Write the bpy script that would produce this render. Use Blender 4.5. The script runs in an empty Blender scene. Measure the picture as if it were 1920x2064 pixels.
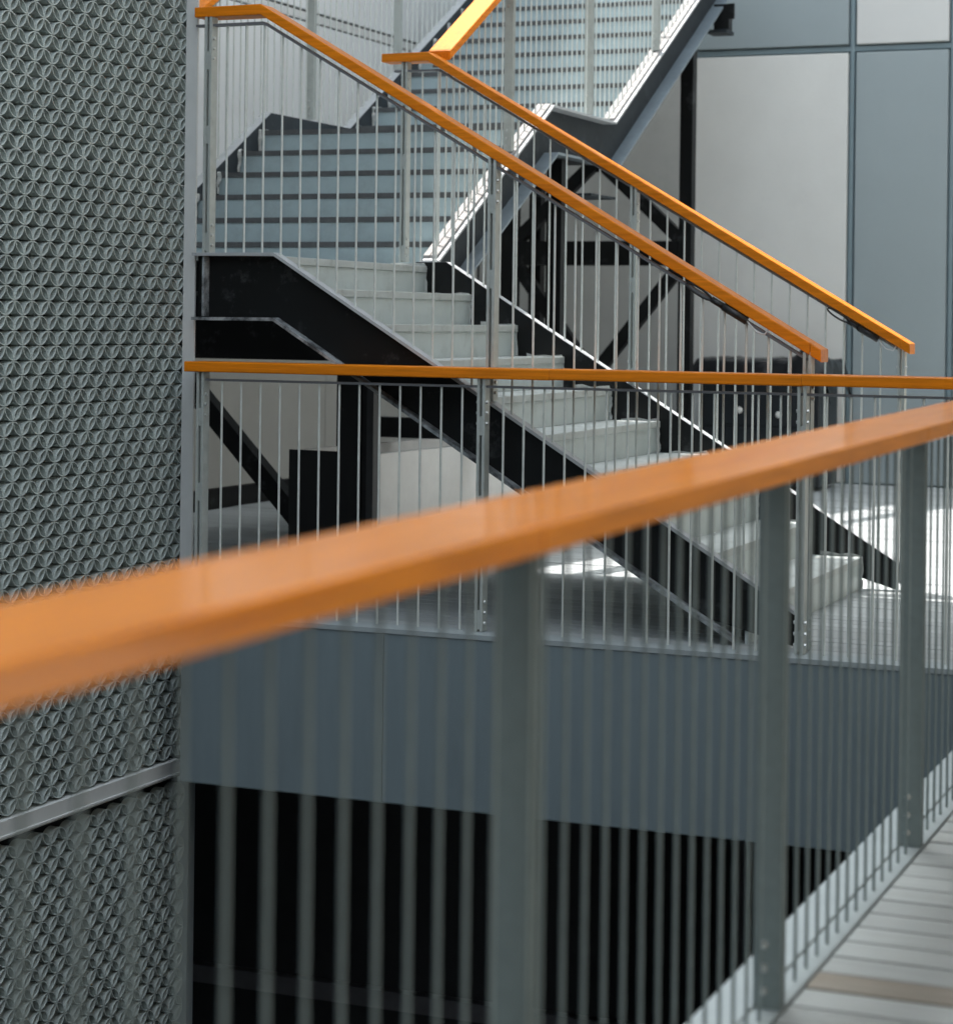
import bpy, math, random
from mathutils import Vector, Matrix
random.seed(7)
scene = bpy.context.scene
col = scene.collection

# ------------------------------------------------------------------ camera
FPX, HORIZON_Y, ROLL, YAW = 4400.0, 646.0, 0.0125, math.atan((2785 - 960) / 4400.0)
EYE = 1.32
cam_d = bpy.data.cameras.new('camera')
cam = bpy.data.objects.new('camera', cam_d); col.objects.link(cam)
cam_d.sensor_fit = 'HORIZONTAL'; cam_d.sensor_width = 36.0
cam_d.lens = FPX / 1920.0 * 36.0
cam_d.shift_y = -(1032.0 - HORIZON_Y) / 1920.0
cam_d.clip_start = 0.05; cam_d.clip_end = 3000
cam.matrix_world = (Matrix.Translation((0, 0, EYE)) @ Matrix.Rotation(YAW, 4, 'Z')
                    @ Matrix.Rotation(math.radians(90), 4, 'X') @ Matrix.Rotation(ROLL, 4, 'Z'))
cam_d.dof.use_dof = True; cam_d.dof.focus_distance = 9.4; cam_d.dof.aperture_fstop = 3.7
scene.camera = cam

# ------------------------------------------------------------------ light
SUN_DIR = Vector((-0.33, 0.16, 1.0)).normalized()          # towards the sun
world = bpy.data.worlds.new('World'); scene.world = world; world.use_nodes = True
wn = world.node_tree.nodes; wl = world.node_tree.links
sky = wn.new('ShaderNodeTexSky'); sky.sky_type = 'NISHITA'; sky.sun_disc = False
sky.sun_elevation = math.asin(SUN_DIR.z); sky.sun_rotation = math.atan2(SUN_DIR.x, SUN_DIR.y)
sky.dust_density = 5.0; sky.ozone_density = 2.0
hs = wn.new('ShaderNodeHueSaturation'); hs.inputs['Saturation'].default_value = 0.32      # hazy, milky sky
wl.new(sky.outputs['Color'], hs.inputs['Color']); 
tint = wn.new('ShaderNodeMix'); tint.data_type = 'RGBA'; tint.blend_type = 'MULTIPLY'; tint.inputs['Factor'].default_value = 1.0
tint.inputs['B'].default_value = (0.94, 1.0, 1.0, 1.0)
wl.new(hs.outputs['Color'], tint.inputs['A']); wl.new(tint.outputs['Result'], wn['Background'].inputs['Color'])
wn['Background'].inputs['Strength'].default_value = 0.15
sun_d = bpy.data.lights.new('sun', 'SUN'); sun_d.energy = 2.0; sun_d.angle = math.radians(0.5)
sun_d.color = (1.0, 0.93, 0.88)
sun = bpy.data.objects.new('sun', sun_d); col.objects.link(sun)
sun.rotation_euler = SUN_DIR.to_track_quat('Z', 'Y').to_euler(); sun.location = (-6, 6, 30)

scene.view_settings.view_transform = 'Standard'; scene.view_settings.look = 'None'
scene.view_settings.exposure = 2.18; scene.view_settings.gamma = 1.0
scene.view_settings.use_curve_mapping = False
scene.cycles.max_bounces = 8; scene.cycles.diffuse_bounces = 5

# ------------------------------------------------------------------ materials
MATS = {}
def material(name, base, rough=0.6, metal=0.0, var=0.12, scale=6.0, bump=0.0, bump_scale=200.0,
             coat=0.0, second=None, mask=(0.55, 0.7), mask_scale=3.0, per_object=0.0, spec=0.5, stretch=(1, 1, 1)):
    m = bpy.data.materials.new(name); m.use_nodes = True
    n = m.node_tree.nodes; l = m.node_tree.links; b = n['Principled BSDF']
    b.inputs['Roughness'].default_value = rough; b.inputs['Metallic'].default_value = metal
    b.inputs['Coat Weight'].default_value = coat; b.inputs['Coat Roughness'].default_value = 0.10
    b.inputs['Specular IOR Level'].default_value = spec
    geo = n.new('ShaderNodeNewGeometry')
    mp = n.new('ShaderNodeMapping'); mp.inputs['Scale'].default_value = stretch
    l.new(geo.outputs['Position'], mp.inputs['Vector'])
    pos = mp.outputs['Vector']
    no = n.new('ShaderNodeTexNoise'); no.inputs['Scale'].default_value = scale; no.inputs['Detail'].default_value = 8
    no.inputs['Roughness'].default_value = 0.65
    l.new(pos, no.inputs['Vector'])
    mr = n.new('ShaderNodeMapRange'); mr.inputs['From Min'].default_value = 0.25; mr.inputs['From Max'].default_value = 0.75
    mr.inputs['To Min'].default_value = 1 - var; mr.inputs['To Max'].default_value = 1 + var
    l.new(no.outputs['Fac'], mr.inputs['Value'])
    val = mr.outputs['Result']
    if per_object:
        oi = n.new('ShaderNodeObjectInfo'); r2 = n.new('ShaderNodeMapRange')
        r2.inputs['To Min'].default_value = 1 - per_object; r2.inputs['To Max'].default_value = 1 + per_object
        l.new(oi.outputs['Random'], r2.inputs['Value'])
        mu = n.new('ShaderNodeMath'); mu.operation = 'MULTIPLY'
        l.new(val, mu.inputs[0]); l.new(r2.outputs['Result'], mu.inputs[1]); val = mu.outputs[0]
    sc = n.new('ShaderNodeVectorMath'); sc.operation = 'SCALE'
    sc.inputs[0].default_value = base; l.new(val, sc.inputs['Scale'])
    out = sc.outputs['Vector']
    if second:
        n2 = n.new('ShaderNodeTexNoise'); n2.inputs['Scale'].default_value = mask_scale; n2.inputs['Detail'].default_value = 12
        n2.inputs['Roughness'].default_value = 0.72
        l.new(pos, n2.inputs['Vector'])
        m2 = n.new('ShaderNodeMapRange'); m2.inputs['From Min'].default_value = mask[0]; m2.inputs['From Max'].default_value = mask[1]
        l.new(n2.outputs['Fac'], m2.inputs['Value'])
        mx = n.new('ShaderNodeMix'); mx.data_type = 'RGBA'
        l.new(m2.outputs['Result'], mx.inputs['Factor']); l.new(out, mx.inputs['A'])
        mx.inputs['B'].default_value = (*second, 1); out = mx.outputs['Result']
    l.new(out, b.inputs['Base Color'])
    if bump:
        nb = n.new('ShaderNodeTexNoise'); nb.inputs['Scale'].default_value = bump_scale; nb.inputs['Detail'].default_value = 4
        l.new(pos, nb.inputs['Vector'])
        bp = n.new('ShaderNodeBump'); bp.inputs['Strength'].default_value = bump; bp.inputs['Distance'].default_value = 0.004
        l.new(nb.outputs['Fac'], bp.inputs['Height']); l.new(bp.outputs['Normal'], b.inputs['Normal'])
    MATS[name] = m
    return m

def wood(name, axis, coat, base=(0.70, 0.205, 0.007)):
    st = [14, 14, 14]; st[axis] = 0.7
    return material(name, base, rough=0.45, var=0.26, scale=5.0, coat=coat, stretch=tuple(st),
                    second=(0.52, 0.12, 0.003), mask=(0.50, 0.78), mask_scale=1.3, spec=0.10)
wood('wood_x', 0, 0.2); wood('wood_y', 1, 0.08); wood('wood_varnished', 1, 0.62, (0.64, 0.20, 0.004))
material('rail_paint_shaded', (0.165, 0.205, 0.208), rough=0.5, metal=0.1, var=0.10, scale=40)  # darker copy of the bar paint; foreground shade put into its colour
material('bar_paint', (0.58, 0.62, 0.60), rough=0.45, metal=0.1, var=0.12, scale=25)
material('post_paint', (0.40, 0.435, 0.42), rough=0.5, metal=0.1, var=0.12, scale=18, second=(0.28, 0.30, 0.29), mask=(0.55, 0.8), mask_scale=12)
material('dark_bar', (0.13, 0.135, 0.145), rough=0.45, var=0.1, scale=30)
material('bolt_steel', (0.55, 0.57, 0.56), rough=0.3, metal=0.8, var=0.05)
material('black_paint', (0.0038, 0.0046, 0.0050), rough=0.5, spec=0.3, var=0.3, scale=3, second=(0.09, 0.10, 0.105), mask=(0.57, 0.80), mask_scale=5)
material('flange_black', (0.022, 0.024, 0.026), rough=0.5, var=0.3, scale=10)
material('dusty_black', (0.035, 0.040, 0.045), rough=0.7, var=0.3, scale=8, second=(0.38, 0.42, 0.44), mask=(0.40, 0.62), mask_scale=9)
material('blue_steel', (0.028, 0.035, 0.041), rough=0.6, spec=0.2, var=0.25, scale=7, second=(0.075, 0.09, 0.10), mask=(0.55, 0.8), mask_scale=10)
material('blue_flange_lit', (0.20, 0.245, 0.275), rough=0.45, var=0.15, scale=7, second=(0.14, 0.17, 0.19), mask=(0.5, 0.75), mask_scale=5)  # lighter copy of blue_steel; light on the bottom flange put into the colour
material('flange_bar', (0.38, 0.40, 0.415), rough=0.5, var=0.15, scale=14)
material('cement_cap', (0.27, 0.265, 0.26), rough=0.8, var=0.12, scale=9)
material('tread_paint', (0.44, 0.48, 0.475), rough=0.55, var=0.10, scale=5, second=(0.25, 0.27, 0.265), mask=(0.52, 0.76), mask_scale=7, bump=0.15)
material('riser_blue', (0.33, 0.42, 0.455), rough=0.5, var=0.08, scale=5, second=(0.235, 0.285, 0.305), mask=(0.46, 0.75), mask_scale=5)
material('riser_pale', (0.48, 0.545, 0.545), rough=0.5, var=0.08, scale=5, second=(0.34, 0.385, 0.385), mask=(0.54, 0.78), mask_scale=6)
material('nosing_dark', (0.075, 0.08, 0.085), rough=0.7, var=0.3, scale=20)
material('grout', (0.52, 0.54, 0.53), rough=0.9, var=0.25, scale=40, bump=0.6, bump_scale=120)
material('fascia_paint', (0.165, 0.212, 0.235), rough=0.45, var=0.10, scale=2.5, bump=0.05, stretch=(3, 3, 0.5))
material('edge_strip', (0.30, 0.345, 0.365), rough=0.5, var=0.08, scale=8)
material('plank_grey', (0.355, 0.385, 0.395), rough=0.65, var=0.10, scale=3, stretch=(1, 12, 6), per_object=0.10, bump=0.2, bump_scale=60,
         second=(0.26, 0.275, 0.28), mask=(0.52, 0.8), mask_scale=2)
material('plank_brown', (0.25, 0.225, 0.195), rough=0.65, var=0.12, scale=3, stretch=(1, 12, 6), bump=0.2, bump_scale=60,
         second=(0.30, 0.29, 0.27), mask=(0.45, 0.7), mask_scale=1.5)
material('under_deck', (0.05, 0.052, 0.055), rough=0.8, var=0.2)
material('tile_grey', (0.45, 0.51, 0.495), rough=0.5, spec=0.6, var=0.16, scale=9, per_object=0.06, bump=0.1)
material('screen_frame', (0.62, 0.64, 0.635), rough=0.45, var=0.05, scale=8)
material('screen_post', (0.34, 0.40, 0.43), rough=0.45, var=0.06, scale=8)
material('stucco_pale', (0.68, 0.69, 0.67), rough=0.9, var=0.04, scale=2, bump=0.4, bump_scale=90, second=(0.61, 0.615, 0.60), mask=(0.55, 0.85), mask_scale=1.2)
material('stucco_grey_shaded', (0.46, 0.47, 0.455), rough=0.9, var=0.05, scale=3, bump=0.5, bump_scale=70, second=(0.38, 0.39, 0.375), mask=(0.55, 0.85), mask_scale=1.2)  # grey stucco, with the shade under the stairs put into its tone
material('panel_light', (0.62, 0.63, 0.62), rough=0.5, var=0.03, scale=2, bump=0.04)
material('panel_blue', (0.31, 0.365, 0.385), rough=0.35, var=0.03, scale=2)
material('panel_joint', (0.20, 0.27, 0.30), rough=0.6, var=0.08)
material('clad_white', (0.72, 0.745, 0.75), rough=0.5, var=0.04, scale=3)
material('joint_dark', (0.03, 0.033, 0.036), rough=0.8, var=0.2)
material('white_box', (0.70, 0.71, 0.70), rough=0.85, var=0.06, scale=8, bump=0.25)
material('black_panel', (0.008, 0.009, 0.010), rough=0.6, var=0.2)
material('tarp', (0.012, 0.013, 0.015), rough=0.28, var=0.2, scale=8)
material('box_black', (0.012, 0.016, 0.02), rough=0.4, var=0.2)
material('white_knob', (0.75, 0.75, 0.73), rough=0.4, var=0.1)
material('cable_black', (0.012, 0.012, 0.013), rough=0.5)
material('wire_white', (0.6, 0.62, 0.62), rough=0.5)
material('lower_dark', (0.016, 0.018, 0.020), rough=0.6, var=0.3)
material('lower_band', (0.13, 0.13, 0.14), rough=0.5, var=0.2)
material('shade_slab_pale', (0.55, 0.56, 0.56), rough=0.8, var=0.05)
material('added_wall_dark', (0.03, 0.034, 0.036), rough=0.7, var=0.1)  # tone for added unseen walls, dark to limit bounced light
material('added_wall_pale', (0.42, 0.39, 0.34), rough=0.85, var=0.1)  # tone for added unseen walls, warm so bounce suits the handrail

# ------------------------------------------------------------------ mesh helpers
class MB:
    def __init__(s): s.v = []; s.f = []; s.smooth = False
    def add(s, vs, fs):
        o = len(s.v); s.v += [tuple(v) for v in vs]; s.f += [tuple(i + o for i in f) for f in fs]; return s
    def box(s, x0, x1, y0, y1, z0, z1):
        vs = [(x, y, z) for z in (z0, z1) for y in (y0, y1) for x in (x0, x1)]
        return s.add(vs, [(0, 2, 3, 1), (4, 5, 7, 6), (0, 1, 5, 4), (2, 6, 7, 3), (0, 4, 6, 2), (1, 3, 7, 5)])
    def beam(s, p0, p1, w, h, side=(0, 1, 0)):
        """box beam from p0 to p1; w along 'side', h across"""
        p0 = Vector(p0); p1 = Vector(p1); d = (p1 - p0).normalized(); sd = Vector(side)
        sd = (sd - d * sd.dot(d)).normalized(); u = d.cross(sd).normalized()
        vs = []
        for p in (p0, p1):
            for a, b in ((-1, -1), (1, -1), (1, 1), (-1, 1)):
                vs.append(p + sd * a * w / 2 + u * b * h / 2)
        return s.add(vs, [(0, 3, 2, 1), (4, 5, 6, 7), (0, 1, 5, 4), (1, 2, 6, 5), (2, 3, 7, 6), (3, 0, 4, 7)])
    def sweep(s, pts, sec, lateral):
        """sec: closed list of (a, b): a along lateral, b vertical. Cuts are vertical at every joint."""
        lat = Vector(lateral); n = len(sec); pts = [Vector(p) for p in pts]; o = len(s.v)
        for i, p in enumerate(pts):
            ks = []
            for j in (i - 1, i):
                if 0 <= j < len(pts) - 1:
                    d = pts[j + 1] - pts[j]; hor = math.hypot(d.x, d.y); ks.append(d.length / max(hor, 1e-6))
            k = sum(ks) / len(ks)
            for a, b in sec: s.v.append(tuple(p + lat * a + Vector((0, 0, b * k))))
        for i in range(len(pts) - 1):
            for j in range(n):
                j2 = (j + 1) % n
                s.f.append((o + i * n + j, o + i * n + j2, o + (i + 1) * n + j2, o + (i + 1) * n + j))
        s.f.append(tuple(o + j for j in reversed(range(n))))
        s.f.append(tuple(o + (len(pts) - 1) * n + j for j in range(n)))
        return s
    def prism(s, poly, axis, a0, a1):
        """poly in the two other axes (x,z) for axis 'y', (y,z) for axis 'x'"""
        n = len(poly)
        mk = (lambda p, a: (p[0], a, p[1])) if axis == 'y' else (lambda p, a: (a, p[0], p[1]))
        vs = [mk(p, a0) for p in poly] + [mk(p, a1) for p in poly]
        fs = [tuple(range(n)), tuple(reversed(range(n, 2 * n)))]
        fs += [(i, i + n, (i + 1) % n + n, (i + 1) % n) for i in range(n)]
        return s.add(vs, fs)
    def tube(s, pts, r, n=8):
        pts = [Vector(p) for p in pts]; o = len(s.v)
        for i, p in enumerate(pts):
            d = (pts[min(i + 1, len(pts) - 1)] - pts[max(i - 1, 0)]).normalized()
            ref = Vector((0, 0, 1)) if abs(d.z) < 0.9 else Vector((1, 0, 0))
            a = d.cross(ref).normalized(); b = d.cross(a)
            for k in range(n):
                t = 2 * math.pi * k / n; s.v.append(tuple(p + (a * math.cos(t) + b * math.sin(t)) * r))
        for i in range(len(pts) - 1):
            for k in range(n):
                k2 = (k + 1) % n
                s.f.append((o + i * n + k, o + i * n + k2, o + (i + 1) * n + k2, o + (i + 1) * n + k))
        s.f.append(tuple(o + k for k in reversed(range(n)))); s.f.append(tuple(o + (len(pts) - 1) * n + k for k in range(n)))
        return s
    def mesh(s, name, mat, off=(0, 0, 0)):
        me = bpy.data.meshes.new(name)
        me.from_pydata([(v[0] - off[0], v[1] - off[1], v[2] - off[2]) for v in s.v], [], s.f)
        me.materials.append(MATS[mat]); me.validate(); me.update()
        import bmesh
        bm = bmesh.new(); bm.from_mesh(me); bmesh.ops.recalc_face_normals(bm, faces=bm.faces); bm.to_mesh(me); bm.free()
        if s.smooth:
            for p in me.polygons: p.use_smooth = True
        return me
    def build(s, name, mat, parent=None, bevel=0.0):
        off = Vector((0, 0, 0)); q = parent
        while q is not None: off += Vector(q.location); q = q.parent
        o = bpy.data.objects.new(name, s.mesh(name, mat, off)); col.objects.link(o)
        if parent is not None: o.parent = parent
        if bevel:
            b = o.modifiers.new('bevel', 'BEVEL'); b.width = bevel; b.segments = 2; b.limit_method = 'ANGLE'
        return o

def place(name, me, parent, loc, scale=(1, 1, 1), rot=(0, 0, 0)):
    off = Vector((0, 0, 0)); q = parent
    while q is not None: off += Vector(q.location); q = q.parent
    o = bpy.data.objects.new(name, me); col.objects.link(o); o.parent = parent
    o.location = Vector(loc) - off; o.scale = scale; o.rotation_euler = rot
    return o
def thing(name, label, cat, loc=(0, 0, 0), group=None):
    o = bpy.data.objects.new(name, None); col.objects.link(o); o.location = loc; o.empty_display_size = 0.2
    o['label'] = label; o['category'] = cat
    if group: o['group'] = group
    return o
def structure(o): o['kind'] = 'structure'; return o

def rounded(w0, w1, h0, h1, r=0.008):
    pts = []
    for cx, cy, a0 in ((w1 - r, h1 - r, 0), (w0 + r, h1 - r, 90), (w0 + r, h0 + r, 180), (w1 - r, h0 + r, 270)):
        for k in range(4):
            t = math.radians(a0 + 30 * k); pts.append((cx + r * math.cos(t), cy + r * math.sin(t)))
    return pts

def bar_mesh(r, mat):
    b_ = MB(); b_.smooth = True
    for k in range(10):
        t = 2 * math.pi * k / 10
        b_.v += [(r * math.cos(t), r * math.sin(t), 0), (r * math.cos(t), r * math.sin(t), 1)]
    for k in range(10):
        a = 2 * k; b = 2 * ((k + 1) % 10); b_.f.append((a, b, b + 1, a + 1))
    return b_.mesh('bar', mat)
BAR = bar_mesh(0.0052, 'bar_paint'); BAR_NEAR = bar_mesh(0.0037, 'rail_paint_shaded')
bolt_mb = MB()
for k in range(6):
    t = math.pi * k / 3
    bolt_mb.v += [(0, 0.0085 * math.cos(t), 0.0085 * math.sin(t)), (0.008, 0.0075 * math.cos(t), 0.0075 * math.sin(t))]
bolt_mb.v.append((0.010, 0, 0))
for k in range(6):
    a = 2 * k; b = 2 * ((k + 1) % 6); bolt_mb.f += [(a, b, b + 1, a + 1), (a + 1, b + 1, 12)]
BOLT = bolt_mb.mesh('bolt', 'bolt_steel')

def post(parent, x, y, z0, z1, along, bolts_lo=True, bolts_hi=True, w=0.055, mat='post_paint'):
    """two flat plates, their faces square to the rail direction ('x' or 'y'), with bolts through them"""
    mb = MB()
    for s in (-1, 1):
        c = s * 0.012
        if along == 'x': mb.box(x + c - 0.006, x + c + 0.006, y - w / 2, y + w / 2, z0, z1)
        else: mb.box(x - w / 2, x + w / 2, y + c - 0.006, y + c + 0.006, z0, z1)
    mz = 0.5 * (z0 + z1)
    for zz in (z0 + 0.05, mz, z1 - 0.2):
        if along == 'x': mb.box(x - 0.006, x + 0.006, y - w / 2 + 0.004, y + w / 2 - 0.004, zz - 0.04, zz + 0.04)
        else: mb.box(x - w / 2 + 0.004, x + w / 2 - 0.004, y - 0.006, y + 0.006, zz - 0.04, zz + 0.04)
    p = mb.build('post', mat, parent)
    zs = []
    if bolts_lo: zs += [z0 + 0.035, z0 + 0.08, z0 + 0.125]
    if bolts_hi: zs += [z1 - 0.10, z1 - 0.145, z1 - 0.19]
    for zz in zs:
        for s in (-1, 1):
            if along == 'x': place('bolt', BOLT, p, (x + s * 0.018, y - 0.008, zz), rot=(0, 0, 0 if s > 0 else math.pi))
            else: place('bolt', BOLT, p, (x - 0.006, y + s * 0.018, zz), rot=(0, 0, s * math.pi / 2))
    return p

# ------------------------------------------------------------------ deck (setting)
def zn(y): return 0.0095 * (y - 5.0)            # the near walkway falls slightly towards the camera
walk = MB().box(-1.19, 3.2, -3.0, 8.43, -0.75, -0.09).build('walkway', 'under_deck'); structure(walk)
PITCH = 0.1181
pl = MB().box(0, 4.25, 0, PITCH - 0.007, -0.028, 0.0).mesh('plank', 'plank_grey')
pl_b = MB().box(0, 4.25, 0, PITCH - 0.007, -0.028, 0.0).mesh('plank', 'plank_brown')
y = 4.291 - PITCH * 60
while y < 8.30:
    brown = abs(y - 4.291) < 0.02
    if y > -2.9: place('plank', pl_b if brown else pl, walk, (-1.05, y + 0.004, zn(y) + random.uniform(-0.0012, 0.0012)))
    y += PITCH
e = MB()
e.v = [(x, yy, zn(yy) + dz) for x in (-1.20, -1.113) for yy in (-3.0, 8.43) for dz in (-0.085, 0.006)]
e.f = [(0, 1, 3, 2), (4, 6, 7, 5), (1, 5, 7, 3), (0, 2, 6, 4), (0, 4, 5, 1), (2, 3, 7, 6)]
e.build('edge_plate', 'edge_strip', walk)
e = MB()
e.v = [(x, yy, zn(yy) + dz) for x in (-1.110, -1.058) for yy in (-3.0, 8.43) for dz in (-0.085, 0.001)]
e.f = [(0, 1, 3, 2), (4, 6, 7, 5), (1, 5, 7, 3), (0, 2, 6, 4), (0, 4, 5, 1), (2, 3, 7, 6)]
e.build('edge_strip', 'edge_strip', walk)
MB().box(-1.204, -1.192, -3.0, 8.43, -0.74, -0.10).build('fascia_panel', 'fascia_paint', walk)

deck = MB().box(-4.89, 3.19, 8.47, 17.92, -0.74, -0.04).box(-7.42, -4.89, 8.80, 17.92, -0.74, -0.04).build('deck', 'under_deck'); structure(deck)
pl2 = MB().box(0, 10.5, 0, PITCH - 0.007, -0.028, 0.0).mesh('plank', 'plank_grey')
pl3 = MB().box(0, 8.0, 0, PITCH - 0.007, -0.028, 0.0).mesh('plank', 'plank_grey')
y = 8.60
while y < 17.85:
    place('plank', pl3 if y < 8.8 else pl2, deck, (-4.88 if y < 8.8 else -7.40, y, random.uniform(-0.0012, 0.0012))); y += PITCH
for x0, x1 in ((-4.895, -3.912), (-3.908, -1.46), (-1.456, -1.206)):
    MB().box(x0, x1, 8.44, 8.466, -0.735, -0.018).build('fascia_panel', 'fascia_paint', deck)
MB().box(-4.895, -1.206, 8.435, 8.595, -0.016, 0.004).build('edge_plate', 'edge_strip', deck)
MB().box(-4.895, -1.206, 8.448, 8.47, -0.742, -0.737).build('drip_edge', 'fascia_paint', deck)

# ------------------------------------------------------------------ lower storey
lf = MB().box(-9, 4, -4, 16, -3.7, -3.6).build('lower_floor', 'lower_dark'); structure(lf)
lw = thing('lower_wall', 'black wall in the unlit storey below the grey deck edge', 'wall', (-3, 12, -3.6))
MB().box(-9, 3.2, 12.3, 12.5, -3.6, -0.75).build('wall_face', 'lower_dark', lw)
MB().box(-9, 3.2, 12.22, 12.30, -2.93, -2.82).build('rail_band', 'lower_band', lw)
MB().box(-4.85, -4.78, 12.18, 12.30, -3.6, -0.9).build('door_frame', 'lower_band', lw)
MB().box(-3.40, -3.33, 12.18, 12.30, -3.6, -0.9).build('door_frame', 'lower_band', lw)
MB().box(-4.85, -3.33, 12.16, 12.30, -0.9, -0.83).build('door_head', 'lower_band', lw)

# ------------------------------------------------------------------ back wall
YB = 17.93
bw = thing('panel_wall', 'pale grey panelled wall with blue-grey panels behind the stairs', 'wall', (-2, YB, 0))
MB().box(-7.43, 3.2, YB + 0.06, YB + 0.4, -0.7, 12.7).build('backing', 'panel_joint', bw)
cols = [(-7.42, -5.47, 'stucco_grey_shaded', 'panel_blue'), (-5.44, -4.125, 'stucco_pale', 'panel_blue'), (-4.055, -3.295, 'panel_blue', 'panel_light'),  # first column: stair shade put into the darker stucco
        (-3.225, -2.46, 'panel_light', 'panel_blue'), (-2.39, -1.6, 'panel_blue', 'panel_light'), (-1.53, 0.2, 'panel_light', 'panel_blue'), (0.27, 3.1, 'panel_blue', 'panel_light')]
for x0, x1, mlo, mhi in cols:
    MB().box(x0, x1, YB, YB + 0.058, 0.012, 3.585).build('panel', mlo, bw, bevel=0.006)
    MB().box(x0, x1, YB, YB + 0.058, 3.655, 12.7).build('panel', mhi, bw, bevel=0.006)
for x0, x1 in ((-4.118, -4.062), (-3.288, -3.232), (-2.453, -2.397), (-1.593, -1.537), (0.207, 0.263)):
    MB().box(x0 + 0.012, x1 - 0.012, YB + 0.02, YB + 0.059, 0.0, 12.7).build('mullion', 'panel_joint', bw)
MB().box(-7.42, 3.1, YB + 0.03, YB + 0.059, 3.60, 3.64).build('transom', 'panel_joint', bw)

# ------------------------------------------------------------------ left wall (behind the upper flight)
XL = -7.43
sw = thing('stucco_wall', 'white clad and stuccoed wall along the left side of the upper stairs', 'wall', (XL, 12, 0))
MB().box(XL - 0.4, XL - 0.03, 2.0, 18.3, -3.6, 8.6).build('backing', 'joint_dark', sw)
ye = [2.0, 5.0, 8.0, 10.6, 12.9, 14.93, 16.6, YB - 0.01]
for a, b in zip(ye[:-1], ye[1:]):
    MB().box(XL - 0.028, XL, a + 0.004, b - 0.004, 0.14, 2.15).build('panel', 'stucco_grey_shaded', sw)
    MB().box(XL - 0.028, XL, a + 0.004, b - 0.004, 2.155, 3.53).build('panel', 'clad_white', sw)
    MB().box(XL - 0.028, XL, a + 0.004, b - 0.004, 3.545, 3.605).build('joint_trim', 'panel_light', sw)
    MB().box(XL - 0.028, XL, a + 0.004, b - 0.004, 3.625, 8.6).build('panel', 'clad_white', sw)
MB().box(XL - 0.028, XL + 0.012, 8.5, YB - 0.01, 0.002, 0.135).build('skirting', 'black_paint', sw)

# ------------------------------------------------------------------ added slabs and walls, out of view, that shade the court and bounce light
uf = MB().box(-7.40, 3.18, 8.44, 11.36, 5.2, 5.6).box(-0.95, 0.90, -6.0, 8.44, 3.3, 3.9).build('shade_slabs', 'shade_slab_pale'); structure(uf)  # unseen slabs added overhead; far edge set to the sun's shadow line
ow = thing('added_wall', 'unseen pale wall beside the walkway, added to block and bounce light', 'wall', (3.3, 6, 0))
MB().box(3.2, 3.6, -9.0, 18.4, -3.6, 8.0).build('wall_face', 'added_wall_pale', ow)  # added wall: blocks low sky, bounces light to the near handrail
ow2 = thing('added_wall', 'unseen dark wall behind the viewer, added to block low sky light', 'wall', (0, -8.8, 0))
MB().box(-7.8, 3.19, -9.0, -8.6, -3.6, 7.5).build('wall_face', 'added_wall_dark', ow2)  # added wall out of view, keeps low sky light out
ow5 = thing('added_wall', 'unseen pale block past the walkway end, added to hide sunlit surfaces from the handrail', 'wall', (1.2, 9.0, 0))
MB().box(-0.70, 3.19, 9.0, 17.9, 0.006, 5.18).build('wall_face', 'added_wall_pale', ow5)  # added block, screens sunlit surfaces from handrail reflections
ow3 = thing('added_wall', 'unseen grey wall continuing the tile screen, added to block low light', 'wall', (-5.2, -2, 0))
ow4 = thing('added_wall', 'unseen tall block on the left of the court, added to cast shade', 'wall', (-8, 4, 8.6))
MB().box(-9.0, -7.46, -9.0, 11.6, 8.62, 24.0).build('wall_face', 'added_wall_dark', ow4)  # added tall block that keeps sun off the near side
MB().box(-5.45, -5.07, -8.59, 6.0, -3.6, 5.6).box(-5.45, -5.07, 6.0, 8.43, 3.62, 5.6).build('wall_face', 'screen_post', ow3)  # added wall closing off light past the tile screen

# ------------------------------------------------------------------ tile screen
K = 1.033
XS, TD, P = -4.90 * K, 0.050, 0.1178 * K
def kz(z): return EYE + (z - EYE) * K
sc = thing('tile_screen', 'tall grey screen wall of overlapping curved tiles in a petal pattern', 'screen wall', (XS, 7.5, -3.6))
def petal(sign, depth=TD):
    """lens of two thin quarter-circle shells, standing along the diagonal (sign = +1 rises with y)"""
    c = P / math.sqrt(2); R = c / math.sqrt(2); d = R / math.sqrt(2); N = 7; th = 0.0032
    def arcs(rr, cc):
        pts = []
        for s in (1, -1):
            for k in range(N):
                t = math.radians(-45 + 90 * k / N) * 0.985
                px_ = rr * math.sin(t); py_ = rr * math.cos(t) - d
                pts.append((s * px_ * cc, s * py_))
        return pts
    a = math.radians(45) * sign
    rot = lambda p: (p[0] * math.cos(a) - p[1] * math.sin(a), p[0] * math.sin(a) + p[1] * math.cos(a))
    o = [rot(p) for p in arcs(R, 0.985)]; i = [rot(p) for p in arcs(R - th, 0.90)]
    n = len(o); m = MB()
    m.v = [(0, *p) for p in o] + [(0, *p) for p in i] + [(-depth, *p) for p in o] + [(-depth, *p) for p in i]
    for k in range(n):
        k2 = (k + 1) % n
        m.f += [(k, k2, n + k2, n + k), (k, 2 * n + k, 2 * n + k2, k2), (n + k, n + k2, 3 * n + k2, 3 * n + k), (2*n+k, 3*n+k, 3*n+k2, 2*n+k2)]
    return m
PET = {s: petal(s) for s in (1, -1)}
PETM = {s: PET[s].mesh('tile', 'tile_grey') for s in (1, -1)}
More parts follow.
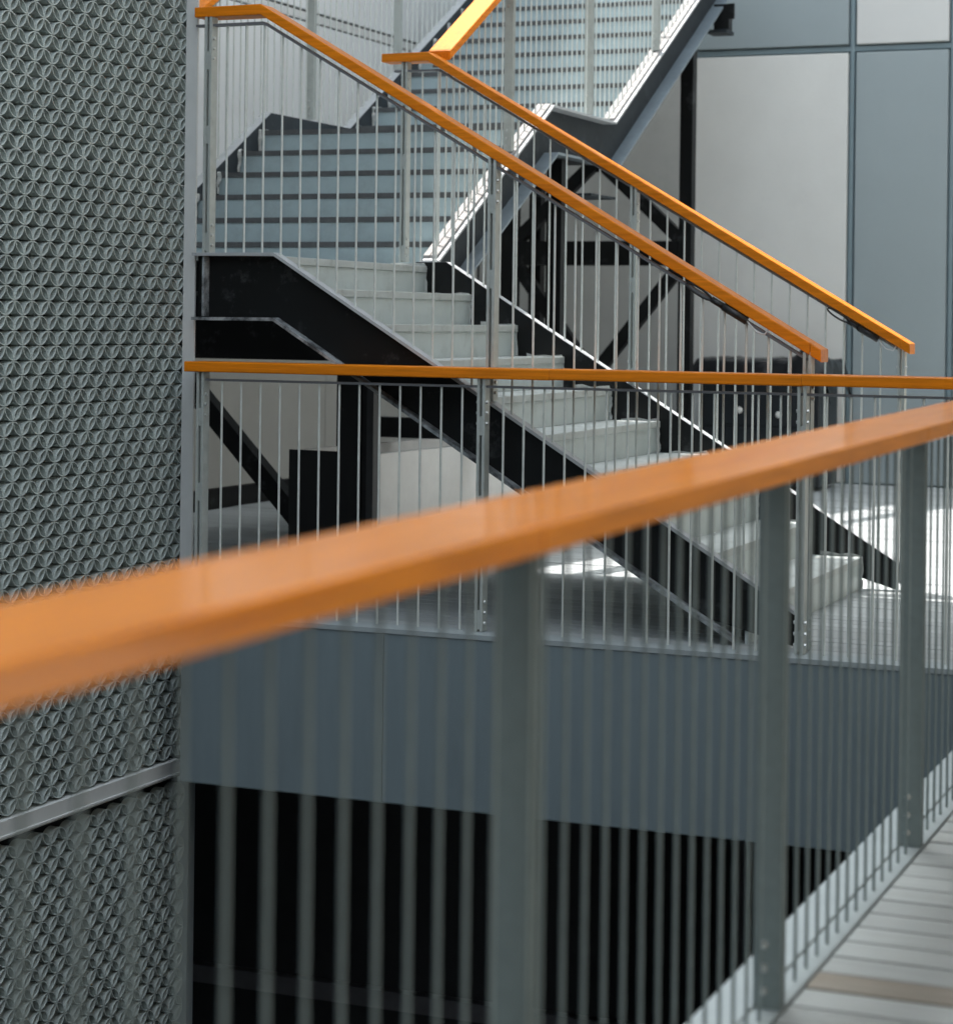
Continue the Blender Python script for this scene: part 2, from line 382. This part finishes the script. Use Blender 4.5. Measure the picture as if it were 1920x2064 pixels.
def project(p):
    d = Vector(p) - Vector((0, 0, EYE)); fw = Vector((-math.sin(YAW), math.cos(YAW), 0)); rt = Vector((math.cos(YAW), math.sin(YAW), 0))
    z = d.dot(fw); u = FPX * d.dot(rt) / z; v = FPX * d.z / z
    return 960 + u + ROLL * v, HORIZON_Y - (v - ROLL * u), z
cells = []
for i in range(-46, 4):
    for j in range(-80, 24):
        yn = 8.375 * K + i * P / 2; zn_ = kz(2.496) + j * P / 2
        if (i + j) % 2: continue
        for s in (1, -1):                       # petals leave every node up-right and up-left
            cy, cz = yn + s * P / 4, zn_ + P / 4
            lim = 8.47 * K
            if cy > lim or cz > 3.5 or cz < -2.6 or -0.815 < cz < -0.675: continue
            if cy < 6.02: continue
            px, py, dz = project((XS, cy, cz))
            hid = (1205 - 0.21 * px) < py < (1440 - 0.29 * px)
            cells.append((0 if (0 < px < 350 and 0 < py < 2064 and not hid) else 1, dz, cy, cz, s))
cells.sort()
rest = MB()
for k, (_, dz, cy, cz, s) in enumerate(cells):
    if k < 300: place('tile', PETM[s], sc, (XS, cy, cz))
    else: rest.add([(v[0] + XS, v[1] + cy, v[2] + cz) for v in PET[s].v], PET[s].f)
r_ = rest.build('tiles', 'tile_grey', sc); r_['kind'] = 'stuff'
fr = MB().box(-5.061, -5.001, 8.70, 8.712, 0.006, 3.6).box(-5.061, -5.051, 8.712, 8.75, 0.006, 3.6)
fr.build('edge_post', 'screen_frame', sc)
MB().box(-5.11, -5.042, 6.0, 8.69, -0.772, -0.697).box(-5.042, -5.036, 6.0, 8.69, -0.764, -0.756).build('cross_bar', 'screen_frame', sc)
MB().box(-5.165, -5.105, 8.885, 8.945, -3.6, -0.76).build('lower_post', 'screen_post', sc)
MB().box(-5.12, -5.045, 6.0, 8.70, 3.53, 3.61).build('top_bar', 'screen_frame', sc)
MB().box(-5.16, -5.14, 6.0, 8.75, -3.6, -2.65).build('base_panel', 'screen_post', sc)
MB().box(-5.20, -5.17, 6.0, 8.75, -2.64, 1.86).build('dark_backing', 'black_panel', sc)  # black sheet added so the tile holes look dark behind
z_ = 1.87
while z_ < 3.5:
    h_ = random.uniform(0.10, 0.135)
    MB().box(-5.20, -5.17, 6.0, 8.75, z_, z_ + h_).build('dark_backing_strip', 'black_panel', sc)  # black strips added behind the tiles; gaps leave bright specks
    z_ += h_ + random.uniform(0.018, 0.034)

# ------------------------------------------------------------------ staircase
st = thing('staircase', 'black steel staircase with pale treads climbing left then turning up and back', 'staircase', (-4, 10, 0))
# --- lower flight
S1 = 0.607; R1, G1 = 0.162, 0.2665; YN, YF = 8.66, 10.83
def near_top(x): return 1.612 - S1 * (max(x, -4.578) + 4.578)
def far_top(x): return 1.634 - S1 * (max(x, -4.673) + 4.673)
XE = -2.185
def channel(name, top, depth, xs, yw, yf, mats):
    """C-channel in the xz plane: web at yw, flanges out to yf"""
    up = [(x, top(x)) for x in xs]; lo = [(x, max(top(x) - depth, 0.004)) for x in xs]
    s = MB().prism(up + lo[::-1], 'y', yw - 0.005, yw + 0.005).build(name, mats[0], st)
    a0, a1 = sorted((yw, yf)); sec = [(a0, -0.014), (a1, -0.014), (a1, 0), (a0, 0)]
    MB().sweep([(x, 0, z + 0.001) for x, z in up], sec, (0, 1, 0)).build('top_flange', mats[1], s)
    xl = [x for x in xs if top(x) - depth > 0.004]
    x0 = xl[-1]; zz = top(x0) - depth
    pts = [(x, 0, top(x) - depth) for x in xl]
    xend = x0 + zz / S1 - 0.02
    if xend > x0: pts.append((xend, 0, 0.012 + 0.004))
    sec2 = [(a0, 0), (a1, 0), (a1, 0.014), (a0, 0.014)]
    MB().sweep(pts, sec2, (0, 1, 0)).build('bottom_flange', mats[2], s)
    return s
n_st = channel('near_stringer', near_top, 0.305, [-4.995, -4.578, -2.60, XE], YN + 0.065, YN, ('black_paint', 'flange_bar', 'dusty_black'))
n_st['label'] = 'black steel side beam nearest the viewer'
f_st = channel('far_stringer', far_top, 0.305, [-4.85, -4.673, -2.75, XE - 0.02], YF, YF + 0.07, ('black_paint', 'flange_bar', 'dusty_black'))
for o, nm in ((n_st, 'stringer'), (f_st, 'stringer')): o.name = nm
MB().box(-4.945, -4.935, YN + 0.008, YN + 0.058, 1.325, 1.60).build('stiffener', 'dusty_black', n_st)
for k in range(1, 11):
    xk = -2.383 - G1 * (k - 1); zk = R1 * k - (0.01 if k == 10 else 0)
    xb = xk - G1 - 0.012
    if k < 10:
        t = MB().box(xb, xk - 0.045, YN + 0.072, YF - 0.008, zk - 0.03, zk).build('tread', 'tread_paint', st)
    else:
        t = MB().box(-6.72, xk - 0.045, YN + 0.145, 11.12, zk - 0.03, zk).build('landing', 'tread_paint', st)
    MB().box(xk - 0.043, xk, YN + 0.072, YF - 0.008, zk - 0.034, zk + 0.002).build('nosing', 'tread_paint', t, bevel=0.004)
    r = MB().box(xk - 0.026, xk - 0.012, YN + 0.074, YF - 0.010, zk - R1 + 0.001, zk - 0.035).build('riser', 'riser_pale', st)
    # rough mortar left where step meets the far beam
    g = MB(); yy = YF - 0.006
    prof = []
    for q in range(9):
        tt = q / 8
        prof.append((xk - 0.01 + random.uniform(0.004, 0.016), zk - 0.16 + 0.15 * tt))
    for q in range(5):
        prof.append((xk - 0.05 * (q + 0.3), zk + random.uniform(0.006, 0.022)))
    vs = []
    for (a, b) in prof: vs += [(a, yy - random.uniform(0.004, 0.012), b), (a - 0.03 if b < zk else a, yy, b - (0.02 if b > zk else 0))]
    g.v = vs; g.f = [(2 * q, 2 * q + 1, 2 * q + 3, 2 * q + 2) for q in range(len(prof) - 1)]
    g.build('mortar', 'grout', t)
MB().box(-6.85, -4.85, 10.95, 11.05, 1.085, 1.53).build('landing_beam', 'black_paint', st)
MB().box(-6.8, -4.86, YN + 0.15, 10.94, 1.44, 1.55).build('landing_slab', 'black_paint', st)
# --- upper flights
S2 = 0.578; R2, G2 = 0.1545, 0.267
def top2(yv):
    if yv < 12.65: return 1.645 + S2 * (max(yv, 10.9) - 10.9)
    if yv < 13.84: return 2.660
    return 2.660 + S2 * (yv - 13.84)
YTOP = 17.3
def chan2(xw, xf, mats):
    ys = [10.885, 10.9, 12.656, 13.84, YTOP]
    up = [(v, top2(v)) for v in ys]; up[2] = (12.656, 2.660)
    dep = 0.31
    lo = [(v, z - dep) for v, z in up]
    # lower line keeps parallel offsets at the kinks
    lo[2] = (12.656 + 0.085, 2.660 - 0.30); lo[3] = (13.84 + 0.085, 2.660 - 0.30); lo[4] = (YTOP, top2(YTOP) - 0.345); lo[0] = (10.96, 1.36); lo[1] = (10.98, 1.36)
    s = MB().prism(up + lo[::-1], 'x', xw - 0.005, xw + 0.005).build('stringer', mats[0], st)
    a0, a1 = sorted((xw, xf))
    MB().sweep([(0, v, z + 0.001) for v, z in up], [(a0, -0.014), (a1, -0.014), (a1, 0), (a0, 0)], (1, 0, 0)).build('top_flange', mats[1], s)
    MB().sweep([(0, v, z) for v, z in lo[1:]], [(a0, 0), (a1, 0), (a1, 0.014), (a0, 0.014)], (1, 0, 0)).build('bottom_flange', mats[2], s)
    return s
XR, XLS = -4.845, -6.72
r_st = chan2(XR, XR + 0.10, ('blue_steel', 'flange_bar', 'blue_flange_lit'))
l_st = chan2(XLS, XLS - 0.07, ('blue_steel', 'flange_bar', 'blue_steel'))
# pale cement caps lying on the sloping top flanges of the right-hand beam, in short lengths
def cap(y0, y1, x0, x1):
    MB().sweep([(0, y0, top2(y0) + 0.004), (0, y1, top2(y1) + 0.004)], [(x0, 0), (x1, 0), (x1, 0.012), (x0, 0.012)], (1, 0, 0)).build('cap_strip', 'cement_cap', r_st)
for y0, y1 in ((10.92, 12.64), (13.86, 15.05), (15.07, 17.2)):
    for x0, x1 in ((XR - 0.004, XR + 0.034), (XR + 0.040, XR + 0.078)): cap(y0, y1, x0, x1)
def steps(y0, z0, n):
    for k in range(1, n + 1):
        yk = y0 + G2 * (k - 1); zk = z0 + R2 * k
        last = (k == n)
        yb = yk + G2 + 0.012
        if last: yb = 13.95 if z0 < 2 else YTOP
        t = MB().box(XLS + 0.008, XR - 0.008, yk + 0.03, yb, zk - 0.03, zk).build('landing' if last and z0 < 2 else 'tread', 'tread_paint', st)
        MB().box(XLS + 0.008, XR - 0.008, yk, yk + 0.028, zk - 0.030, zk + 0.001).build('nosing', 'nosing_dark', t)
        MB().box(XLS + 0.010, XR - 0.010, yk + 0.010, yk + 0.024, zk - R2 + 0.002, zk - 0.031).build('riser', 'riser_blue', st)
        g = MB(); prof = []
        xx = XLS + 0.007
        for q in range(6): prof.append((yk - random.uniform(0.004, 0.02), zk - 0.13 + 0.13 * q / 5, random.uniform(0.008, 0.03)))
        for q in range(5): prof.append((yk + 0.04 * q, zk + random.uniform(0.004, 0.016), random.uniform(0.006, 0.02)))
        for a, b, w in prof: g.v += [(xx, a, b), (xx + w, a + 0.004, b)]
        g.f = [(2 * q, 2 * q + 1, 2 * q + 3, 2 * q + 2) for q in range(len(prof) - 1)]
        g.build('mortar', 'grout', t)
steps(11.15, 1.603, 6)
steps(13.93, 2.530, 11)
MB().box(XLS + 0.01, XR - 0.01, 12.75, 13.9, 2.38, 2.495).build('landing_slab', 'black_paint', st)
MB().beam((XR - 0.9, 11.35, 1.56), (XR - 0.9, 12.7, 2.36), 1.75, 0.04, (1, 0, 0)).build('soffit', 'black_paint', st)
MB().beam((XR - 0.9, 14.0, 2.42), (XR - 0.9, 17.2, 4.28), 1.75, 0.04, (1, 0, 0)).build('soffit', 'black_paint', st)
# bracket under the top end
MB().box(-4.82, -4.70, 16.35, 16.45, 3.60, 3.80).box(-4.70, -4.655, 16.34, 16.36, 3.68, 3.80).build('bracket', 'black_paint', r_st)
MB().box(-4.86, -4.70, 16.3, 16.5, 3.57, 3.598).build('bracket_plate', 'blue_steel', r_st)

# ------------------------------------------------------------------ steel supports
sf = thing('steel_frame', 'black braced steel frame under the upper stair flight, against the pale wall', 'steel frame', (-5.7, 16.2, 0))
Yf = 16.2
MB().box(-5.02, -4.92, Yf - 0.05, Yf + 0.05, 0.002, 3.55).build('column', 'black_paint', sf)
MB().box(-6.55, -6.37, Yf - 0.05, Yf + 0.05, 0.002, 3.3).build('column', 'black_paint', sf)
MB().box(-6.30, -6.20, Yf + 0.06, Yf + 0.16, 0.002, 3.3).build('column', 'black_paint', sf)
MB().box(-6.365, -5.025, Yf - 0.045, Yf + 0.045, 1.765, 1.955).build('beam', 'black_paint', sf)
for p0, p1 in (((-5.03, Yf, 1.75), (-5.70, Yf, 0.92)), ((-6.36, Yf, 1.75), (-5.74, Yf, 0.92)), ((-5.03, Yf, 1.98), (-5.66, Yf, 2.56)), ((-6.36, Yf, 1.98), (-5.74, Yf, 2.56))):
    MB().beam(p0, p1, 0.08, 0.10).build('brace', 'black_paint', sf)
MB().box(-5.80, -5.62, Yf - 0.012, Yf + 0.012, 0.80, 0.98).build('gusset', 'black_paint', sf)
MB().box(-5.79, -5.61, Yf - 0.012, Yf + 0.012, 2.5, 2.68).build('gusset', 'black_paint', sf)
c1 = thing('steel_column', 'slender black column holding up the middle stair landing', 'column', (-4.87, 13.05, 0))
MB().box(-4.92, -4.82, 13.0, 13.1, 0.012, 2.35).build('shaft', 'black_paint', c1)
MB().box(-4.98, -4.76, 12.94, 13.16, 0.002, 0.012).build('base_plate', 'black_paint', c1)
MB().box(-5.0, -4.62, 13.0, 13.5, 2.12, 2.135).build('cap_plate', 'blue_steel', c1)
c2 = thing('steel_frame', 'black post, crossbeam and slanting brace under the lower landing', 'steel frame', (-5.8, 12, 0))
MB().box(-5.86, -5.72, 11.93, 12.07, 0.002, 2.0).build('column', 'black_paint', c2)
MB().box(-5.715, -4.3, 11.95, 12.05, 0.61, 0.73).build('beam', 'black_paint', c2)
MB().beam((-6.06, 12.0, 0.0), (-7.36, 12.0, 1.36), 0.10, 0.115).build('brace', 'black_paint', c2)
c3 = thing('steel_column', 'black steel column holding the corner of the lower landing, in front of the white box', 'column', (-5.14, 10.75, 0))
MB().box(-5.25, -5.125, 10.70, 10.76, 0.012, 1.43).box(-5.125, -5.075, 10.735, 10.755, 0.012, 1.43).build('shaft', 'black_paint', c3)
MB().box(-5.074, -5.034, 10.70, 10.79, 0.012, 1.43).build('flange', 'flange_black', c3)
MB().box(-5.32, -4.98, 10.64, 10.86, 0.002, 0.012).build('base_plate', 'black_paint', c3)

# ------------------------------------------------------------------ planter box
pb = thing('planter_box', 'open-topped white box with a black front standing under the stairs', 'planter', (-5.36, 11.4, 0))
w0, w1, d0, d1, hz = -0.285, 0.285, -0.42, 1.6, 0.575
bx = MB()
bx.box(w1 - 0.05, w1, d0, d1, 0.002, hz).box(w0, w0 + 0.05, d0, d1, 0.002, hz).box(w0 + 0.05, w1 - 0.05, d1 - 0.05, d1, 0.002, hz + 0.06).box(w0 + 0.05, w1 - 0.05, d0, d0 + 0.05, 0.002, hz).box(w0 + 0.05, w1 - 0.05, d0 + 0.05, d1 - 0.05, 0.002, 0.40)
me = bx.mesh('shell', 'white_box'); o = bpy.data.objects.new('shell', me); col.objects.link(o); o.parent = pb
me = MB().box(w0 - 0.012, w1 + 0.004, d0 - 0.016, d0 - 0.002, 0.002, hz + 0.004).mesh('front_panel', 'black_panel'); o = bpy.data.objects.new('front_panel', me); col.objects.link(o); o.parent = pb
pb.rotation_euler = (0, 0, math.radians(-5))

# ------------------------------------------------------------------ covered box by the back wall
cb = thing('covered_box', 'black cabinet under a crumpled black plastic cover by the back wall', 'cabinet', (-4.55, 17.3, 0))
MB().box(-5.08, -4.10, 16.98, 17.6, 0.03, 0.96).build('body', 'box_black', cb, bevel=0.01)
MB().box(-5.04, -4.14, 16.965, 16.978, 0.06, 0.49).build('door', 'box_black', cb, bevel=0.004)
MB().box(-5.04, -4.14, 16.965, 16.978, 0.51, 0.90).build('door', 'box_black', cb, bevel=0.004)
for x, z in ((-4.745, 0.63), (-4.425, 0.60)):
    kb = MB(); kb.smooth = True
    for r, yy in ((0.022, 16.964), (0.026, 16.955), (0.020, 16.945), (0.0, 16.943)):
        for q in range(12):
            t = 2 * math.pi * q / 12; kb.v.append((x + r * math.cos(t), yy, z + r * math.sin(t) * 1.1))
    for i in range(3):
        for q in range(12):
            kb.f.append((i * 12 + q, i * 12 + (q + 1) % 12, (i + 1) * 12 + (q + 1) % 12, (i + 1) * 12 + q))
    kb.build('knob', 'white_knob', cb)
tp = MB(); NX, NY = 34, 24
from mathutils import noise as mnoise
def tarp_pt(u, v):
    # u,v in -1.25..1.25 ; beyond 1 it hangs down
    x = max(-1, min(1, u)); yv = max(-1, min(1, v)); over = max(abs(u) - 1, 0) + max(abs(v) - 1, 0)
    nz = mnoise.noise(Vector((u * 2.2, v * 2.2, 3.1))); nn = mnoise.noise(Vector((u * 6, v * 6, 1.7)))
    z = 1.04 + 0.025 * nz + 0.02 * nn - over * 0.62 * (1 + 0.35 * nz)
    z += 0.16 * math.exp(-((u - 0.74) ** 2 / 0.02 + (v + 0.7) ** 2 / 0.3))
    flare = 0.03 + over * (0.10 + 0.12 * nn)
    return (-4.55 + x * (0.50 + flare) - 0.04, 17.29 + yv * (0.32 + flare), z)
for i in range(NX):
    for j in range(NY): tp.v.append(tarp_pt(-1.28 + 2.56 * i / (NX - 1), -1.28 + 2.56 * j / (NY - 1)))
for i in range(NX - 1):
    for j in range(NY - 1): tp.f.append((i * NY + j, (i + 1) * NY + j, (i + 1) * NY + j + 1, i * NY + j + 1))
tp.smooth = True
tp.build('cover', 'tarp', cb)

# ------------------------------------------------------------------ railings
def bars(parent, pts, me=None):
    for (x, y, z0, z1) in pts: place('bar', me or BAR, parent, (x, y, z0), (1, 1, z1 - z0))
# near walkway railing (foreground)
nr = thing('deck_railing', 'blurred foreground railing with a wide glossy wooden handrail and grey bars', 'railing', (-1.08, 5, 0), 'railings with orange wooden handrails')
T = 1.10
def seg_y(y0, y1, x0, x1, top, h, nm='handrail', m='wood_varnished', r=0.004):
    return MB().sweep([(0, y0, top(y0)), (0, y1, top(y1))], rounded(x0, x1, -h, 0, r), (1, 0, 0)).build(nm, m, nr)
tz = lambda v: T + zn(v)
seg_y(-2.5, 2.448, -1.12, -0.925, tz, 0.036); seg_y(2.451, 4.848, -1.12, -0.925, tz, 0.036); seg_y(4.851, 7.95, -1.12, -0.925, tz, 0.036)
MB().sweep([(0, -2.5, tz(-2.5) - 0.075), (0, 7.95, tz(7.95) - 0.075)], [(-1.10, 0), (-1.06, 0), (-1.06, 0.012), (-1.10, 0.012)], (1, 0, 0)).build('sub_rail', 'dark_bar', nr)  # dark tone paints the shadow line under the near handrail
posts_n = [-1.35, 0.03, 1.41, 2.775, 4.14, 5.525, 6.91]
for py in posts_n: post(nr, -1.085, py, zn(py) + 0.002, tz(py) - 0.034, 'y', bolts_hi=False, mat='rail_paint_shaded')
for a, b in zip(posts_n[:-1], posts_n[1:]):
    n = 15; d = (b - a) / n
    bars(nr, [(-1.08, a + d * k, zn(a + d * k), tz(a + d * k) - 0.07) for k in range(1, n)], BAR_NEAR)
# middle railing along the opposite deck edge
mr_ = thing('deck_railing', 'level railing along the far deck edge above the blue-grey fascia', 'railing', (-3, 8.55, 0), 'railings with orange wooden handrails')
for x0, x1 in ((-4.94, -3.20), (-3.1985, -2.1315), (-2.130, -0.93)):
    MB().sweep([(x0, 0, 1.122), (x1, 0, 1.120)], rounded(8.51, 8.69, -0.046, 0, 0.006), (0, 1, 0)).build('handrail', 'wood_x', mr_)
MB().box(-4.87, -0.93, 8.535, 8.565, 1.036, 1.046).build('sub_rail', 'dark_bar', mr_)
posts_m = [-4.865, -3.51, -2.13, -0.98]
for px_ in posts_m: post(mr_, px_, 8.55, 0.006, 1.075, 'x')
for a, b in zip(posts_m[:-1], posts_m[1:]):
    n = max(2, round((b - a) / 0.0935)); d = (b - a) / n
    bars(mr_, [(a + d * k, 8.55, 0.004, 1.037) for k in range(1, n)])
# stair railing A (near side of lower flight)
ra = thing('stair_railing', 'sloping railing on the near side of the lower stairs', 'railing', (-3.5, YN, 0), 'railings with orange wooden handrails')
SA = (2.729 - 1.222) / (4.66 - 2.09)
def rail_a(x): return 2.729 - SA * (max(x, -4.66) + 4.66)
MB().sweep([(-4.995, 0, 2.727), (-4.66, 0, 2.729), (-2.135, 0, rail_a(-2.135))], rounded(YN + 0.0, YN + 0.125, -0.045, 0, 0.005), (0, 1, 0)).build('handrail', 'wood_x', ra)
MB().sweep([(-2.132, 0, rail_a(-2.132)), (-2.088, 0, rail_a(-2.088))], rounded(YN + 0.0, YN + 0.125, -0.045, 0, 0.005), (0, 1, 0)).build('end_cap', 'wood_x', ra)
MB().sweep([(-4.995, 0, 2.64), (-4.65, 0, 2.64), (-2.15, 0, 2.64 - SA * 2.5)], [(YN + 0.012, 0), (YN + 0.052, 0), (YN + 0.052, 0.010), (YN + 0.012, 0.010)], (0, 1, 0)).build('sub_rail', 'dark_bar', ra)
def sub_a(x): return 2.642 - SA * (max(x, -4.65) + 4.65)
posts_a = [-4.925, -3.53, -2.145]
for px_ in posts_a: post(ra, px_, YN + 0.03, near_top(px_) + (0.0 if px_ < -2.3 else -0.13), rail_a(px_) - 0.045, 'x')
xb = -4.838
while xb < -2.2:
    if min(abs(xb - q) for q in posts_a) > 0.03: bars(ra, [(xb, YN + 0.03, near_top(xb), sub_a(xb))])
    xb += 0.0935
# stair railing B (far side of lower flight)
rb = thing('stair_railing', 'sloping railing on the far side of the lower stairs', 'railing', (-3.5, YF, 0), 'railings with orange wooden handrails')
SB = (2.774 - 1.238) / (4.792 - 2.17)
def rail_b(x): return 2.774 - SB * (max(x, -4.792) + 4.792)
secb = rounded(YF - 0.02, YF + 0.11, -0.045, 0, 0.005)
MB().sweep([(-5.064, 0, 2.772), (-4.792, 0, 2.774), (-3.452, 0, rail_b(-3.452))], secb, (0, 1, 0)).build('handrail', 'wood_x', rb)
MB().sweep([(-3.4505, 0, rail_b(-3.4505)), (-2.205, 0, rail_b(-2.205))], secb, (0, 1, 0)).build('handrail', 'wood_x', rb)
MB().sweep([(-2.203, 0, rail_b(-2.203)), (-2.160, 0, rail_b(-2.160))], secb, (0, 1, 0)).build('end_cap', 'wood_x', rb)
MB().sweep([(-5.0, 0, 2.672), (-4.74, 0, 2.672), (-2.22, 0, 2.672 - SB * 2.52)], [(YF + 0.01, 0), (YF + 0.05, 0), (YF + 0.05, 0.010), (YF + 0.01, 0.010)], (0, 1, 0)).build('sub_rail', 'dark_bar', rb)
def sub_b(x): return 2.674 - SB * (max(x, -4.74) + 4.74)
posts_b = [-4.937, -3.616, -2.207]
for px_ in posts_b: post(rb, px_, YF + 0.03, far_top(px_) + (0.0 if px_ < -2.3 else -0.10), rail_b(px_) - 0.045, 'x')
xb = -4.84
while xb < -2.25:
    if min(abs(xb - q) for q in posts_b) > 0.03: bars(rb, [(xb, YF + 0.03, far_top(xb), sub_b(xb))])
    xb += 0.0935
# railings C and D on the upper flights
def upper_rail(label, xbar, xr0, xr1, y_start, posts, m='wood_y'):
    r = thing('stair_railing', label, 'railing', (xbar, 13, 1.6), 'railings with orange wooden handrails')
    top = lambda v: top2(v) + 1.115 if v < 12.5 or v > 13.95 else (top2(12.5) + 1.115 + (top2(13.95) - top2(12.5)) * (v - 12.5) / 1.45)
    ys = [y_start, 12.5, 13.95, 17.2]
    MB().sweep([(0, v, top(v)) for v in ys], rounded(xr0, xr1, -0.045, 0, 0.006), (1, 0, 0)).build('handrail', m, r)
    MB().sweep([(0, v, top(v) - 0.09) for v in ys], [(xbar - 0.02, 0), (xbar + 0.02, 0), (xbar + 0.02, 0.01), (xbar - 0.02, 0.01)], (1, 0, 0)).build('sub_rail', 'rail_paint_shaded', r)
    for v in posts: post(r, xbar, v, top2(v) + 0.016, top(v) - 0.045, 'y')
    v = y_start + 0.06
    while v < 17.1:
        if min(abs(v - q) for q in posts) > 0.03: bars(r, [(xbar, v, top2(v) + 0.012, top(v) - 0.085)])
        v += 0.0915
    return r
rc = upper_rail('railing on the right side of the upper stairs, rising away behind the lower rails', XR + 0.04, XR - 0.01, XR + 0.125, 10.96, [12.05, 13.45, 14.85, 16.25])
rd = upper_rail('railing in front of the white wall on the left side of the upper stairs', XLS - 0.035, XLS - 0.10, XLS + 0.03, 10.96, [11.92, 13.30, 14.70, 16.1])

# cable ends hanging below the ends of the two lower hand rails
def cable(parent, x, y, z, slope):
    lp = []
    for q in range(15):
        t = 2 * math.pi * q / 14
        a = -0.055 + 0.055 * math.cos(t); b = 0.016 * math.sin(t)
        lp.append((x + a, y, z - slope * a + b))
    m = MB(); m.smooth = True; m.tube(lp, 0.005, 6)
    m.tube([(x, y, z), (x + 0.05, y, z - slope * 0.05)], 0.013, 8)
    m.tube([(x + 0.05, y, z - slope * 0.05), (x + 0.15, y, z - slope * 0.15)], 0.017, 8)
    m.build('cable_end', 'cable_black', parent)
    w = MB(); w.smooth = True
    w.tube([(x + 0.15, y, z - slope * 0.15), (x + 0.19, y, z - slope * 0.19 - 0.02), (x + 0.225, y, z - slope * 0.225 - 0.01), (x + 0.24, y, z - slope * 0.24 + 0.02)], 0.004, 6)
    w.build('wire', 'wire_white', parent)
cable(ra, -2.55, YN + 0.01, rail_a(-2.55) - 0.072, SA)
cable(rb, -2.47, YF - 0.01, rail_b(-2.47) - 0.076, SB)

# ------------------------------------------------------------------ ground under everything
gr = MB().box(-400, 400, -400, 400, -3.9, -3.75).build('ground', 'lower_band'); structure(gr)
